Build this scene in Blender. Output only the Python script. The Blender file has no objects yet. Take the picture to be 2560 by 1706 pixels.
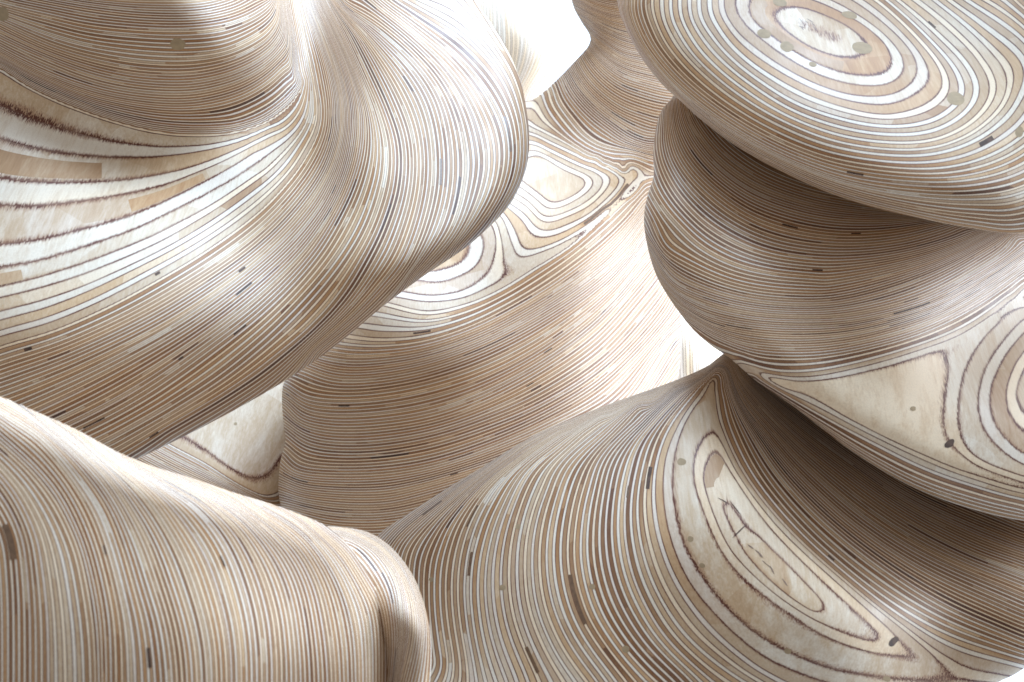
import bpy, math, random
import numpy as np
from mathutils import Vector, Matrix

# ------------------------------------------------------------------ camera, world, light
scene = bpy.context.scene
W0, H0 = 2560.0, 1706.0
HFOV = math.radians(45.0)
FPX = W0 / 2 / math.tan(HFOV / 2)
PITCH = math.radians(40.0)
CAM_Z = 1.35
cam_data = bpy.data.cameras.new("camera")
cam = bpy.data.objects.new("camera", cam_data)
scene.collection.objects.link(cam)
cam.location = (0, 0, CAM_Z)
cam.rotation_euler = (math.radians(90) - PITCH, 0, 0)
cam_data.sensor_width = 36
cam_data.angle = HFOV
cam_data.clip_start = 0.02
cam_data.clip_end = 100
cam_data.dof.use_dof = True
cam_data.dof.focus_distance = 0.74
cam_data.dof.aperture_fstop = 20
scene.camera = cam
CAMM = Matrix.Translation((0, 0, CAM_Z)) @ Matrix.Rotation(math.radians(90) - PITCH, 4, 'X')
CM = np.array(CAMM)

world = bpy.data.worlds.new("World")
scene.world = world
world.use_nodes = True
bg = world.node_tree.nodes['Background']
bg.inputs[0].default_value = (0.98, 0.975, 0.98, 1)
bg.inputs[1].default_value = 0.53

def area(name, cpos, ctarget, sx, sy, power, col):
    ld = bpy.data.lights.new(name, 'AREA')
    ld.shape = 'RECTANGLE'; ld.size = sx; ld.size_y = sy; ld.energy = power; ld.color = col
    o = bpy.data.objects.new(name, ld)
    scene.collection.objects.link(o)
    p = CAMM @ Vector(cpos); t = CAMM @ Vector(ctarget)
    o.location = p
    o.rotation_euler = (t - p).to_track_quat('-Z', 'Y').to_euler()
    return o
# the daylight opening behind and above the columns, in camera axes (x right, y up, -z ahead)
area('skylight', (0.8, 3.2, -1.5), (0.0, 0.0, -0.8), 3.6, 2.8, 620, (0.60, 0.78, 1.0))
area('side_window', (3.2, 0.7, -1.8), (0.15, -0.05, -0.95), 2.0, 1.8, 270, (0.80, 0.89, 1.0))

scene.view_settings.view_transform = 'Standard'
scene.view_settings.look = 'None'
scene.view_settings.exposure = -0.22
scene.view_settings.gamma = 1.0

# ------------------------------------------------------------------ small maths
def mq_fit(pts, vals, c, ridge=1e-4):
    pts = np.asarray(pts, float) / 1000.0; vals = np.asarray(vals, float); c = c / 1000.0
    n = len(pts)
    D = np.sqrt(((pts[:, None] - pts[None]) ** 2).sum(-1) + c * c)
    A = np.zeros((n + 3, n + 3))
    A[:n, :n] = D - ridge * np.eye(n)
    A[:n, n] = 1; A[:n, n + 1:] = pts
    A[n, :n] = 1; A[n + 1:, :n] = pts.T
    w = np.linalg.solve(A, np.concatenate([vals, np.zeros(3)]))
    def f(q):
        q = np.asarray(q, float) / 1000.0
        out = np.empty(len(q)); pp = (pts ** 2).sum(1)
        for i in range(0, len(q), 4000):
            s = q[i:i + 4000]
            d = (s ** 2).sum(1)[:, None] + pp[None] - 2.0 * (s @ pts.T)
            d = np.sqrt(np.maximum(d, 0) + c * c)
            out[i:i + 4000] = d @ w[:n] + w[n] + s @ w[n + 1:]
        return out
    return f

def resample(P, gap):
    P = np.asarray(P, float)
    seg = np.linalg.norm(np.diff(P, axis=0), axis=1); cum = np.concatenate([[0], np.cumsum(seg)])
    n = max(2, int(cum[-1] / gap) + 1)
    t = np.linspace(0, cum[-1], n)
    return np.stack([np.interp(t, cum, P[:, 0]), np.interp(t, cum, P[:, 1])], 1)

def pchip(x, y):
    x = np.asarray(x, float); y = np.asarray(y, float)
    h = np.diff(x); d = np.diff(y) / h
    m = np.zeros(len(x)); m[0], m[-1] = d[0], d[-1]
    w1 = 2 * h[1:] + h[:-1]; w2 = h[1:] + 2 * h[:-1]
    m[1:-1] = (w1 + w2) / (w1 / d[:-1] + w2 / d[1:])
    def f(q):
        q = np.asarray(q, float)
        i = np.clip(np.searchsorted(x, q) - 1, 0, len(h) - 1)
        t = (q - x[i]) / h[i]
        tc = np.clip(t, 0, 1)
        v = (1 + 2 * tc) * (1 - tc) ** 2 * y[i] + tc * (1 - tc) ** 2 * h[i] * m[i] + tc * tc * (3 - 2 * tc) * y[i + 1] + tc * tc * (tc - 1) * h[i] * m[i + 1]
        return v + np.where(t < 0, (q - x[0]) * m[0], 0) + np.where(t > 1, (q - x[-1]) * m[-1], 0)
    return f

def catmull(P, closed=False, sub=4):
    P = [np.array(p, float) for p in P]
    n = len(P); out = []
    rng = range(n if closed else n - 1)
    for i in rng:
        p1, p2 = P[i], P[(i + 1) % n]
        p0 = P[i - 1] if (closed or i > 0) else 2 * p1 - p2
        p3 = P[(i + 2) % n] if (closed or i + 2 < n) else 2 * p2 - p1
        for k in range(sub):
            t = k / sub
            out.append(0.5 * ((2 * p1) + (p2 - p0) * t + (2 * p0 - 5 * p1 + 4 * p2 - p3) * t * t + (3 * p1 - p0 - 3 * p2 + p3) * t ** 3))
    if not closed: out.append(P[-1])
    return np.array(out)

def sdf_poly(poly, q):
    a = poly; b = np.roll(poly, -1, 0)
    out = np.empty(len(q))
    for i in range(0, len(q), 6000):
        s = q[i:i + 6000]
        e = (b - a)[None]; v = s[:, None] - a[None]
        t = np.clip((v * e).sum(-1) / np.maximum((e * e).sum(-1), 1e-9), 0, 1)
        d = np.sqrt(((v - e * t[..., None]) ** 2).sum(-1)).min(1)
        y = s[:, 1][:, None]; x = s[:, 0][:, None]
        c1 = (a[None, :, 1] > y) != (b[None, :, 1] > y)
        dy = np.where(np.abs(b[:, 1] - a[:, 1]) < 1e-9, 1e-9, b[:, 1] - a[:, 1])
        xi = a[None, :, 0] + (y - a[None, :, 1]) / dy[None] * (b - a)[None, :, 0]
        ins = (c1 & (x < xi)).sum(1) % 2 == 1
        out[i:i + 6000] = np.where(ins, d, -d)
    return out

def pix_to_world(p, d):
    """pixel of the 2560 px picture + depth along the view axis -> world"""
    x = (p[:, 0] - W0 / 2) / FPX * d
    y = -(p[:, 1] - H0 / 2) / FPX * d
    c = np.stack([x, y, -d], 1)
    return c @ CM[:3, :3].T + CM[:3, 3]

def tri_slab(V, L, T, lo_of, hi_of, tri_i, band_i):
    """clip triangles T[tri_i] to lo<=L<=hi; returns new vertex rows, faces, band of each face"""
    t = T[tri_i]
    Lt = L[t]
    order = np.argsort(Lt, 1)
    r = np.arange(len(t))
    par = np.array([1, -1, -1, 1, 1, -1])     # parity of the six orders
    code = order[:, 0] * 2 + (order[:, 1] > order[:, 2])
    sign = par[code]
    ia, ib, ic = t[r, order[:, 0]], t[r, order[:, 1]], t[r, order[:, 2]]
    La, Lb, Lc = L[ia], L[ib], L[ic]
    lo = np.clip(lo_of[band_i], La, Lc); hi = np.clip(hi_of[band_i], La, Lc)
    def lerp(i, j, Li, Lj, l):
        den = np.where(np.abs(Lj - Li) < 1e-9, 1, Lj - Li)
        s = np.where(np.abs(Lj - Li) < 1e-9, 0, (l - Li) / den)
        s = np.clip(s, 0, 1)[:, None]
        return V[i] * (1 - s) + V[j] * s
    Elo = lerp(ia, ic, La, Lc, lo); Ehi = lerp(ia, ic, La, Lc, hi)
    flat = (Lc - La) < 1e-7
    Ehi[flat] = V[ic][flat]; Elo[flat] = V[ia][flat]
    def other(l, fl):
        o = np.where((l <= Lb)[:, None], lerp(ia, ib, La, Lb, l), lerp(ib, ic, Lb, Lc, l))
        o[flat] = V[fl][flat]
        return o
    Olo = other(lo, ia); Ohi = other(hi, ic)
    hasb = ((Lb > lo) & (Lb < hi)) | flat
    B = V[ib]
    rows, faces, bands = [], [], []
    base = 0
    for (p, q, s_, m) in ((Elo, Ehi, Ohi, None), (Elo, Ohi, Olo, None), (Olo, Ohi, B, hasb)):
        if m is None: m = np.ones(len(t), bool)
        P = np.stack([p[m], q[m], s_[m]], 1)       # n,3,k
        sg = sign[m]
        sw = sg > 0 if s_ is not B else sg > 0
        # orientation: (a,c,b) order is negative of (a,b,c)
        P[sw] = P[sw][:, [0, 2, 1]]
        rows.append(P); bands.append(band_i[m])
    P = np.concatenate(rows); bd = np.concatenate(bands)
    return P, bd

# ------------------------------------------------------------------ scaffolding of the picture crops used for measuring
Z = {'p': (1, 0, 0), 'ov': (2560 / 2353, 0, 0), 'z1': (860 / 2107, 0, 0), 'z2': (860 / 2107, 700, 0), 'z3': (1060 / 2353, 1500, 0),
     'z4': (900 / 2016, 0, 500), 'z5': (1160 / 2274, 700, 400), 'z6': (1000 / 2119, 1560, 560), 'z7': (1120 / 2323, 0, 950), 'z8': (1560 / 2353, 1000, 900)}
def px(z, pts):
    s, ox, oy = Z[z]
    return [(x * s + ox, y * s + oy) for x, y in pts]

# ------------------------------------------------------------------ materials
def wood_material():
    m = bpy.data.materials.new('laminated_birch')
    m.use_nodes = True
    nt = m.node_tree; N = nt.nodes; Lk = nt.links
    N.clear()
    def nd(t, **kw):
        n = N.new(t)
        for k, v in kw.items(): setattr(n, k, v)
        return n
    def setin(n, **kw):
        for k, v in kw.items():
            n.inputs[k].default_value = v
        return n
    def val(x): return x
    def math_(op, a, b=None, c=None, clamp=False):
        n = nd('ShaderNodeMath', operation=op, use_clamp=clamp)
        for i, x in enumerate((a, b, c)):
            if x is None: continue
            if isinstance(x, (int, float)): n.inputs[i].default_value = x
            else: Lk.new(x, n.inputs[i])
        return n.outputs[0]
    def maprange(x, a, b, c, d, smooth=True):
        n = nd('ShaderNodeMapRange', interpolation_type='SMOOTHSTEP' if smooth else 'LINEAR')
        Lk.new(x, n.inputs[0])
        for i, v in zip((1, 2, 3, 4), (a, b, c, d)):
            if isinstance(v, (int, float)): n.inputs[i].default_value = v
            else: Lk.new(v, n.inputs[i])
        return n.outputs[0]
    def mix(f, a, b, blend='MIX'):
        n = nd('ShaderNodeMix', data_type='RGBA', blend_type=blend)
        if isinstance(f, (int, float)): n.inputs[0].default_value = f
        else: Lk.new(f, n.inputs[0])
        for i, x in ((6, a), (7, b)):
            if isinstance(x, tuple): n.inputs[i].default_value = x + (1,)
            else: Lk.new(x, n.inputs[i])
        return n.outputs[2]
    def attr(name):
        n = nd('ShaderNodeAttribute', attribute_name=name, attribute_type='GEOMETRY')
        return n.outputs['Fac']
    ply, t, w, tone0 = attr('ply'), attr('across'), attr('exposed'), attr('tone')
    geo = nd('ShaderNodeTexCoord').outputs['Object']
    # each ply reads its own part of every texture
    offs = nd('ShaderNodeCombineXYZ')
    Lk.new(math_('MULTIPLY', ply, 1.713), offs.inputs[0]); Lk.new(math_('MULTIPLY', ply, 2.391), offs.inputs[1]); Lk.new(math_('MULTIPLY', ply, 0.977), offs.inputs[2])
    pos = nd('ShaderNodeVectorMath', operation='ADD'); Lk.new(geo, pos.inputs[0]); Lk.new(offs.outputs[0], pos.inputs[1])
    pp = pos.outputs[0]
    def noise(vec, scale, detail=2.0, rough=0.5):
        n = nd('ShaderNodeTexNoise'); setin(n, Scale=scale, Detail=detail, Roughness=rough)
        Lk.new(vec, n.inputs['Vector']); return n.outputs['Fac']
    def voro(vec, scale):
        n = nd('ShaderNodeTexVoronoi', feature='F1'); setin(n, Scale=scale)
        Lk.new(vec, n.inputs['Vector'])
        s = nd('ShaderNodeSeparateColor'); Lk.new(n.outputs['Color'], s.inputs[0]); return s.outputs
    # grain coordinate: stretched along one diagonal, as the veneer faces run
    mp = nd('ShaderNodeMapping'); mp.inputs['Rotation'].default_value = (0.5, 0.3, 0.75); mp.inputs['Scale'].default_value = (1.0, 0.09, 1.0)
    Lk.new(pp, mp.inputs['Vector'])
    grain = noise(mp.outputs[0], 900, 2.0, 0.6)
    hair = noise(mp.outputs[0], 1500, 1.0, 0.6)
    fine = noise(pp, 1500, 0.0)
    wob = noise(pp, 130, 1.0)
    wide = maprange(w, 13.0, 45.0, 0.0, 1.0)
    mid = maprange(w, 6.5, 11.5, 0.0, 1.0)
    # tone along the ply: long pieces, short dark pieces, slow drift
    seg = voro(pp, 9.0)
    seg2 = voro(pp, 30.0)
    drift = noise(pp, 14, 1.0)
    isbrown = maprange(tone0, 0.3, 0.45, 0.0, 1.0)
    tone = math_('ADD', tone0, math_('MULTIPLY', isbrown, math_('MULTIPLY', math_('SUBTRACT', seg[0], 0.5), 0.35)))
    tone = math_('ADD', tone, math_('MULTIPLY', math_('SUBTRACT', drift, 0.5), math_('ADD', 0.15, math_('MULTIPLY', isbrown, 0.30))))
    darkpiece = math_('MULTIPLY', maprange(seg2[1], 0.975, 0.98, 0.0, 1.0, False), isbrown)
    lightpiece = math_('MULTIPLY', maprange(seg2[2], 0.93, 0.935, 0.0, 1.0, False), isbrown)
    tone = math_('ADD', tone, math_('MULTIPLY', darkpiece, math_('SUBTRACT', 0.48, math_('MULTIPLY', wide, 0.25))))
    tone = math_('SUBTRACT', tone, math_('MULTIPLY', lightpiece, 0.25))
    tone = math_('MULTIPLY', tone, math_('SUBTRACT', 1.0, math_('ADD', math_('MULTIPLY', wide, 0.10), math_('MULTIPLY', mid, 0.56))))
    mottle = noise(mp.outputs[0], 160, 3.0, 0.65)
    tone = math_('ADD', tone, math_('MULTIPLY', math_('MULTIPLY', math_('SUBTRACT', mottle, 0.47), wide), 0.50))
    tone = math_('ADD', tone, math_('MULTIPLY', math_('SUBTRACT', grain, 0.5), 0.30))
    ramp = nd('ShaderNodeValToRGB')
    cr = ramp.color_ramp
    cr.elements[0].position = 0.0; cr.elements[0].color = (0.80, 0.73, 0.62, 1)
    cr.elements[1].position = 1.35 / 1.5; cr.elements[1].color = (0.06, 0.032, 0.024, 1)
    for p, c in ((0.17, (0.60, 0.465, 0.32)), (0.34, (0.44, 0.275, 0.15)), (0.52, (0.30, 0.162, 0.078)), (0.68, (0.17, 0.08, 0.040))):
        e = cr.elements.new(p); e.color = c + (1,)
    Lk.new(math_('DIVIDE', tone, 1.5, clamp=True), ramp.inputs[0])
    col = ramp.outputs[0]
    # warm / mauve shifts between sheets
    hue = noise(pp, 5.0, 0.0)
    col = mix(maprange(hue, 0.48, 0.64, 0.0, 0.5), col, mix(1.0, col, (1.10, 0.90, 0.64), 'MULTIPLY'))
    col = mix(maprange(hue, 0.42, 0.30, 0.0, 0.5), col, mix(1.0, col, (0.95, 0.90, 0.93), 'MULTIPLY'))
    # glue line at both edges of the ply, scorched and feathered where the cut is shallow
    m0 = math_('MINIMUM', t, math_('SUBTRACT', 1.0, t))
    feather = math_('MULTIPLY', math_('SUBTRACT', hair, 0.5), math_('ADD', 0.04, math_('MULTIPLY', wide, 0.26)))
    m1 = math_('ADD', m0, feather)
    m1 = math_('ADD', m1, math_('MULTIPLY', math_('SUBTRACT', wob, 0.5), 0.04))
    half = math_('MINIMUM', math_('ADD', 0.036, math_('DIVIDE', 0.85, math_('MAXIMUM', w, 4.0))), 0.12)
    core = maprange(m1, math_('MULTIPLY', half, 0.45), math_('MULTIPLY', half, 1.5), 1.0, 0.0)
    halo = maprange(m1, half, math_('ADD', half, 0.13), 1.0, 0.0)
    col = mix(math_('MULTIPLY', halo, math_('ADD', 0.10, math_('MULTIPLY', wide, 0.42))), col, (0.26, 0.09, 0.038))
    lvar = maprange(noise(pp, 60, 0.0), 0.3, 0.6, 0.65, 1.0)
    col = mix(math_('MULTIPLY', math_('MULTIPLY', core, lvar), math_('ADD', 0.80, math_('MULTIPLY', mid, 0.17))), col, (0.10, 0.022, 0.012))
    col = mix(maprange(fine, 0.35, 0.7, 0.0, 0.10), col, (0.25, 0.18, 0.13))
    b = nd('ShaderNodeBsdfPrincipled')
    Lk.new(col, b.inputs['Base Color'])
    rg = maprange(noise(pp, 40, 0.0), 0.3, 0.7, 0.48, 0.60)
    Lk.new(rg, b.inputs['Roughness'])
    b.inputs['Specular IOR Level'].default_value = 0.32
    bmp = nd('ShaderNodeBump'); bmp.inputs['Strength'].default_value = 0.10; bmp.inputs['Distance'].default_value = 0.0003
    Lk.new(grain, bmp.inputs['Height'])
    Lk.new(bmp.outputs[0], b.inputs['Normal'])
    o = nd('ShaderNodeOutputMaterial'); Lk.new(b.outputs[0], o.inputs[0])
    return m

def plain_material(name, col, rough=0.5, var=0.25, scale=300):
    m = bpy.data.materials.new(name); m.use_nodes = True
    nt = m.node_tree; b = nt.nodes['Principled BSDF']
    n = nt.nodes.new('ShaderNodeTexNoise'); n.inputs['Scale'].default_value = scale; n.inputs['Detail'].default_value = 3
    tc = nt.nodes.new('ShaderNodeTexCoord'); nt.links.new(tc.outputs['Object'], n.inputs['Vector'])
    r = nt.nodes.new('ShaderNodeValToRGB')
    r.color_ramp.elements[0].position = 0.3; r.color_ramp.elements[1].position = 0.7
    r.color_ramp.elements[0].color = tuple(c * (1 - var) for c in col) + (1,)
    r.color_ramp.elements[1].color = tuple(min(1, c * (1 + var)) for c in col) + (1,)
    nt.links.new(n.outputs['Fac'], r.inputs[0]); nt.links.new(r.outputs[0], b.inputs['Base Color'])
    b.inputs['Roughness'].default_value = rough
    return m
WOOD = wood_material()
PLUG = plain_material('filler_plug', (0.36, 0.265, 0.155), 0.75, 0.12)
DARK = plain_material('knot_hole', (0.085, 0.045, 0.028), 0.7, 0.5)
STREAK = plain_material('stain_streak', (0.22, 0.14, 0.10), 0.5, 0.2, 500)
STAIN = plain_material('dark_veneer', (0.16, 0.09, 0.05), 0.45, 0.25, 500)
FLOOR = plain_material('pale_floor', (0.62, 0.66, 0.70), 0.5, 0.10, 60)

# ------------------------------------------------------------------ builders
def link(o, parent=None):
    scene.collection.objects.link(o)
    if parent is not None:
        o.parent = parent
        o.matrix_parent_inverse = Matrix.Identity(4)
    return o
def empty(name, parent=None, loc=(0, 0, 0)):
    o = bpy.data.objects.new(name, None)
    o.empty_display_size = 0.02
    o.location = loc
    return link(o, parent)
def add_mesh(name, v, f, mat, parent, nrm=None, attrs=None):
    me = bpy.data.meshes.new(name)
    me.from_pydata(v.tolist() if hasattr(v, 'tolist') else v, [], f.tolist() if hasattr(f, 'tolist') else f)
    me.materials.append(mat)
    if attrs:
        for k, a in attrs.items():
            me.attributes.new(k, 'FLOAT', 'POINT').data.foreach_set('value', np.ascontiguousarray(a, dtype=np.float32))
    me.polygons.foreach_set('use_smooth', np.ones(len(me.polygons), bool))
    me.update()
    if nrm is not None:
        me.normals_split_custom_set_from_vertices(nrm.tolist())
    return link(bpy.data.objects.new(name, me), parent)

class Lobe:
    """a closed sculpted body: outline, depth and the height of the ply at every point"""
    def __init__(s, outline, depth, curves, R, T, Tb, Rb=260, c_d=220, c_l=26, step=7, sub=4, seed=1, smooth=0.004, slopes=None, tone=None, dens=None):
        s.out = catmull(outline, True, sub)
        s.R, s.T, s.Tb, s.Rb = R, T, Tb, Rb
        dp = np.array(depth, float)
        s.fd = mq_fit(dp[:, :2], dp[:, 2], c_d)
        # every traced ply edge, evenly sampled
        lines = []
        for L, z, P in curves:
            q = px(z, P)
            lines.append((L, resample(catmull(q, False, 6), 24) if len(q) > 2 else (resample(q, 24) if len(q) > 1 else np.array(q))))
        # measure how far apart neighbouring edges lie, so that the fit works with even slopes
        lv = sorted(set(L for L, _ in lines))
        setp = {l: np.concatenate([q for L, q in lines if L == l]) for l in lv}
        S = [0.0]
        for l0, l1 in zip(lv[:-1], lv[1:]):
            d = np.sqrt(((setp[l0][:, None] - setp[l1][None]) ** 2).sum(-1)).min(1)
            S.append(S[-1] + float(np.clip(np.median(d), 4 + 0.5 * (l1 - l0), 16 * (l1 - l0) + 60)))
        if slopes:      # pixels per ply over ranges of the stack
            kl = [slopes[0][0]]; ks_ = [0.0]
            for l0, l1, g in slopes:
                for u in range(1, 5):
                    kl.append(l0 + (l1 - l0) * u / 4); ks_.append(ks_[-1] + g * (l1 - l0) / 4)
            s.s2l = pchip(ks_, kl)
            S = np.interp(lv, kl, ks_)
        else:
            s.s2l = pchip(S, lv)
        sof = dict(zip(lv, S))
        pts = np.concatenate([q for _, q in lines]); vals = np.concatenate([np.full(len(q), sof[L]) for L, q in lines])
        keep, seen = [], set()
        for i, p in enumerate(pts):
            k = (round(p[0] / 6), round(p[1] / 6))
            if k in seen: continue
            seen.add(k); keep.append(i)
        pts = pts[keep]; vals = vals[keep]
        s.lmin, s.lmax = min(lv) - 4, max(lv) + 4
        s.dens = dens or (0, 0, 1.0, 1.0)
        s.lmin, s.lmax = (float(v) for v in s.g(np.array([s.lmin, s.lmax])))
        s.fs = mq_fit(pts, vals, c_l, ridge=smooth)
        s.step, s.seed = step, seed
        s.tone = tone or {}
    def g(s, L):
        lo, hi, f0, f1 = s.dens
        return np.where(L < lo, lo + (L - lo) * f0, np.where(L > hi, hi + (L - hi) * f1, L))
    def fl(s, q): return np.clip(s.g(s.s2l(s.fs(q))), s.lmin, s.lmax)
    @staticmethod
    def prof(t):
        t = np.clip(t, 0, 1)
        return np.sqrt(np.maximum(0, 1 - (1 - t) ** 2))
    def front(s, q, sd): return s.fd(q) + s.T * (1 - s.prof(sd / s.R))
    def back(s, q, sd): return s.fd(q) + s.T + s.Tb * s.prof(sd / s.Rb)
    def at(s, q):
        q = np.asarray(q, float)
        return pix_to_world(q, s.front(q, sdf_poly(s.out, q)))
    def build(s, parent, name, ply_name='ply', limit=300):
        lo = s.out.min(0) - 1; hi = s.out.max(0) + 1
        st = s.step
        nx = int((hi[0] - lo[0]) / st) + 2; ny = int((hi[1] - lo[1]) / st) + 2
        gx, gy = np.meshgrid(lo[0] + np.arange(nx) * st, lo[1] + np.arange(ny) * st)
        q = np.stack([gx.ravel(), gy.ravel()], 1)
        i = np.arange(nx * ny).reshape(ny, nx)
        a, b, c, d = i[:-1, :-1].ravel(), i[:-1, 1:].ravel(), i[1:, 1:].ravel(), i[1:, :-1].ravel()
        T = np.concatenate([np.stack([a, b, c], 1), np.stack([a, c, d], 1)])
        sd = sdf_poly(s.out, q)
        T = T[(sd[T].max(1) > -0.01)]
        T = T[sd[T].max(1) > 0.02]
        # clip to the outline
        V = np.concatenate([q, sd[:, None]], 1)
        cross = sd[T].min(1) < 0
        lo_of, hi_of = np.array([0.0]), np.array([1e9])
        tri = np.nonzero(cross)[0]
        Pc, _ = tri_slab(V, sd, T, lo_of, hi_of, tri, np.zeros(len(tri), int))
        allv = np.concatenate([V[T[~cross]], Pc]).reshape(-1, 3)
        key = np.round(allv[:, :2] * 16).astype(np.int64); key = key[:, 0] * 1000003 + key[:, 1]
        _, idx, inv = np.unique(key, return_index=True, return_inverse=True)
        V = allv[idx]; T = inv.reshape(-1, 3)
        T = T[(T[:, 0] != T[:, 1]) & (T[:, 1] != T[:, 2]) & (T[:, 2] != T[:, 0])]
        q = V[:, :2]; sd = np.maximum(V[:, 2], 0)
        edge = sd < 0.35; sd = np.where(edge, 0, sd)
        L = s.fl(q)
        Pf = pix_to_world(q, s.front(q, sd)); Pb = pix_to_world(q, s.back(q, sd))
        n = len(q)
        bi = np.where(edge, np.arange(n), np.arange(n) + n)
        # orient: front faces look at the camera
        e1 = q[T[:, 1]] - q[T[:, 0]]; e2 = q[T[:, 2]] - q[T[:, 0]]
        area2 = e1[:, 0] * e2[:, 1] - e1[:, 1] * e2[:, 0]
        T = np.where((area2 > 0)[:, None], T[:, [0, 2, 1]], T)
        TB = bi[T[:, ::-1]]
        P = np.concatenate([Pf, Pb]); LL = np.concatenate([L, L])
        # how much of each ply the cut lays open (pixels per ply), from the slope of L
        eT = T; A = q[eT[:, 1]] - q[eT[:, 0]]; B = q[eT[:, 2]] - q[eT[:, 0]]
        dL1 = L[eT[:, 1]] - L[eT[:, 0]]; dL2 = L[eT[:, 2]] - L[eT[:, 0]]
        det = A[:, 0] * B[:, 1] - A[:, 1] * B[:, 0]; det = np.where(np.abs(det) < 1e-6, 1e-6, det)
        gxv = (dL1 * B[:, 1] - dL2 * A[:, 1]) / det; gyv = (dL2 * A[:, 0] - dL1 * B[:, 0]) / det
        g = np.minimum(np.hypot(gxv, gyv), 2.0)
        acc = np.zeros(n); cnt = np.zeros(n)
        for k in range(3):
            np.add.at(acc, eT[:, k], g); np.add.at(cnt, eT[:, k], 1)
        wpx = 1 / np.maximum(acc / np.maximum(cnt, 1), 0.004)
        wpx = np.concatenate([wpx, wpx])
        TT = np.concatenate([T, TB]); fr = np.concatenate([np.ones(len(T), bool), np.zeros(len(TB), bool)])
        fn = np.cross(P[TT[:, 1]] - P[TT[:, 0]], P[TT[:, 2]] - P[TT[:, 0]])
        nr = np.zeros_like(P)
        for k in range(3): np.add.at(nr, TT[:, k], fn)
        nr /= np.maximum(np.linalg.norm(nr, axis=1), 1e-12)[:, None]
        # ply boundaries: pale plies a little thinner than the brown ones
        k0 = int(math.floor(s.lmin)); k1 = int(math.ceil(s.lmax)) + 1
        ks = np.arange(k0, k1 + 1)
        rs = np.random.RandomState(s.seed)
        bnd = ks + np.where(ks % 2 == 1, -0.20, 0.0) + rs.uniform(-0.07, 0.07, len(ks))
        lo_of, hi_of = bnd[:-1], bnd[1:]
        Lt = LL[TT]
        first = np.searchsorted(bnd, Lt.min(1), 'right') - 1; last = np.searchsorted(bnd, Lt.max(1), 'left') - 1
        first = np.clip(first, 0, len(lo_of) - 1); last = np.clip(np.maximum(last, first), 0, len(lo_of) - 1)
        rep = last - first + 1
        tri = np.repeat(np.arange(len(TT)), rep)
        start = np.cumsum(rep) - rep
        band = np.repeat(first, rep) + (np.arange(len(tri)) - np.repeat(start, rep))
        q2 = np.concatenate([q, q])
        V = np.concatenate([P, nr, LL[:, None], wpx[:, None], q2], 1)
        PP, bd = tri_slab(V, LL, TT, lo_of, hi_of, tri, band)
        okf = np.linalg.norm(np.cross(PP[:, 1, :3] - PP[:, 0, :3], PP[:, 2, :3] - PP[:, 0, :3]), axis=1) > 1e-13
        PP, bd = PP[okf], bd[okf]
        part = empty(name, parent)
        s.part = part
        # visible size of each ply
        cq = PP[:, :, 8:10]
        ar = np.abs((cq[:, 1, 0] - cq[:, 0, 0]) * (cq[:, 2, 1] - cq[:, 0, 1]) - (cq[:, 1, 1] - cq[:, 0, 1]) * (cq[:, 2, 0] - cq[:, 0, 0])) / 2
        cc = cq.mean(1)
        inside = (cc[:, 0] > 0) & (cc[:, 0] < W0) & (cc[:, 1] > 0) & (cc[:, 1] < H0)
        size = np.bincount(bd, ar * inside, minlength=len(lo_of))
        rank = np.argsort(-size)
        own = set(int(k) for k in rank[:limit] if size[k] > 150)
        # brown plies drift slowly from sheet to sheet; pale ones stay even
        slow = np.interp(ks / 7.0, np.arange(-40, 60), rs.uniform(0.46, 0.78, 100)) + rs.uniform(-0.06, 0.06, len(ks))
        tones = np.where(ks % 2 == 0, rs.uniform(-0.02, 0.05, len(ks)), slow)
        odd = rs.rand(len(ks))
        tones = np.where((ks % 2 == 1) & (odd < 0.05), 0.95, tones)
        for k_, v_ in s.tone.items(): tones[ks == k_] = v_
        order = np.argsort(bd, kind='stable')
        PP, bd = PP[order], bd[order]
        cut = np.searchsorted(bd, np.arange(len(lo_of) + 1))
        rest = []
        ntri = 0
        def pieces(sel):
            """the separate bodies a ply falls into"""
            R = PP[sel].reshape(-1, 10)
            key = np.round(R[:, :3] * 2e5).astype(np.int64)
            h = (key[:, 0] * 73856093) ^ (key[:, 1] * 19349663) ^ (key[:, 2] * 83492791)
            _, inv = np.unique(h, return_inverse=True)
            f = inv.reshape(-1, 3); lab = np.arange(f.max() + 1)
            while True:
                m = lab[f].min(1)
                new = lab.copy()
                for k in range(3): np.minimum.at(new, lab[f[:, k]], m)
                for _ in range(4): new = new[new]
                if (new == lab).all(): break
                lab = new
            fl_ = lab[f[:, 0]]
            return [sel[fl_ == u] for u in np.unique(fl_)]
        ar_s, in_s = ar[order], inside[order]
        def emit(name_, sel, kk):
            R = PP[sel].reshape(-1, 10)
            key = np.round(R[:, :3] * 2e5).astype(np.int64)
            kk_v = np.repeat(kk, 3)
            h = (key[:, 0] * 73856093) ^ (key[:, 1] * 19349663) ^ (key[:, 2] * 83492791) ^ (kk_v.astype(np.int64) * 15485863)
            _, idx, inv = np.unique(h, return_index=True, return_inverse=True)
            f = inv.reshape(-1, 3)
            f = f[(f[:, 0] != f[:, 1]) & (f[:, 1] != f[:, 2]) & (f[:, 2] != f[:, 0])]
            if len(f) == 0: return None
            v = R[idx]; kv = kk_v[idx]
            nn = v[:, 3:6] / np.maximum(np.linalg.norm(v[:, 3:6], axis=1), 1e-9)[:, None]
            t = np.clip((v[:, 6] - lo_of[kv]) / (hi_of[kv] - lo_of[kv]), 0, 1)
            return add_mesh(name_, v[:, :3], f, WOOD, part, nn, {'ply': ks[kv] + s.seed * 37.0, 'across': t, 'exposed': v[:, 7], 'tone': tones[kv]})
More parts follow.
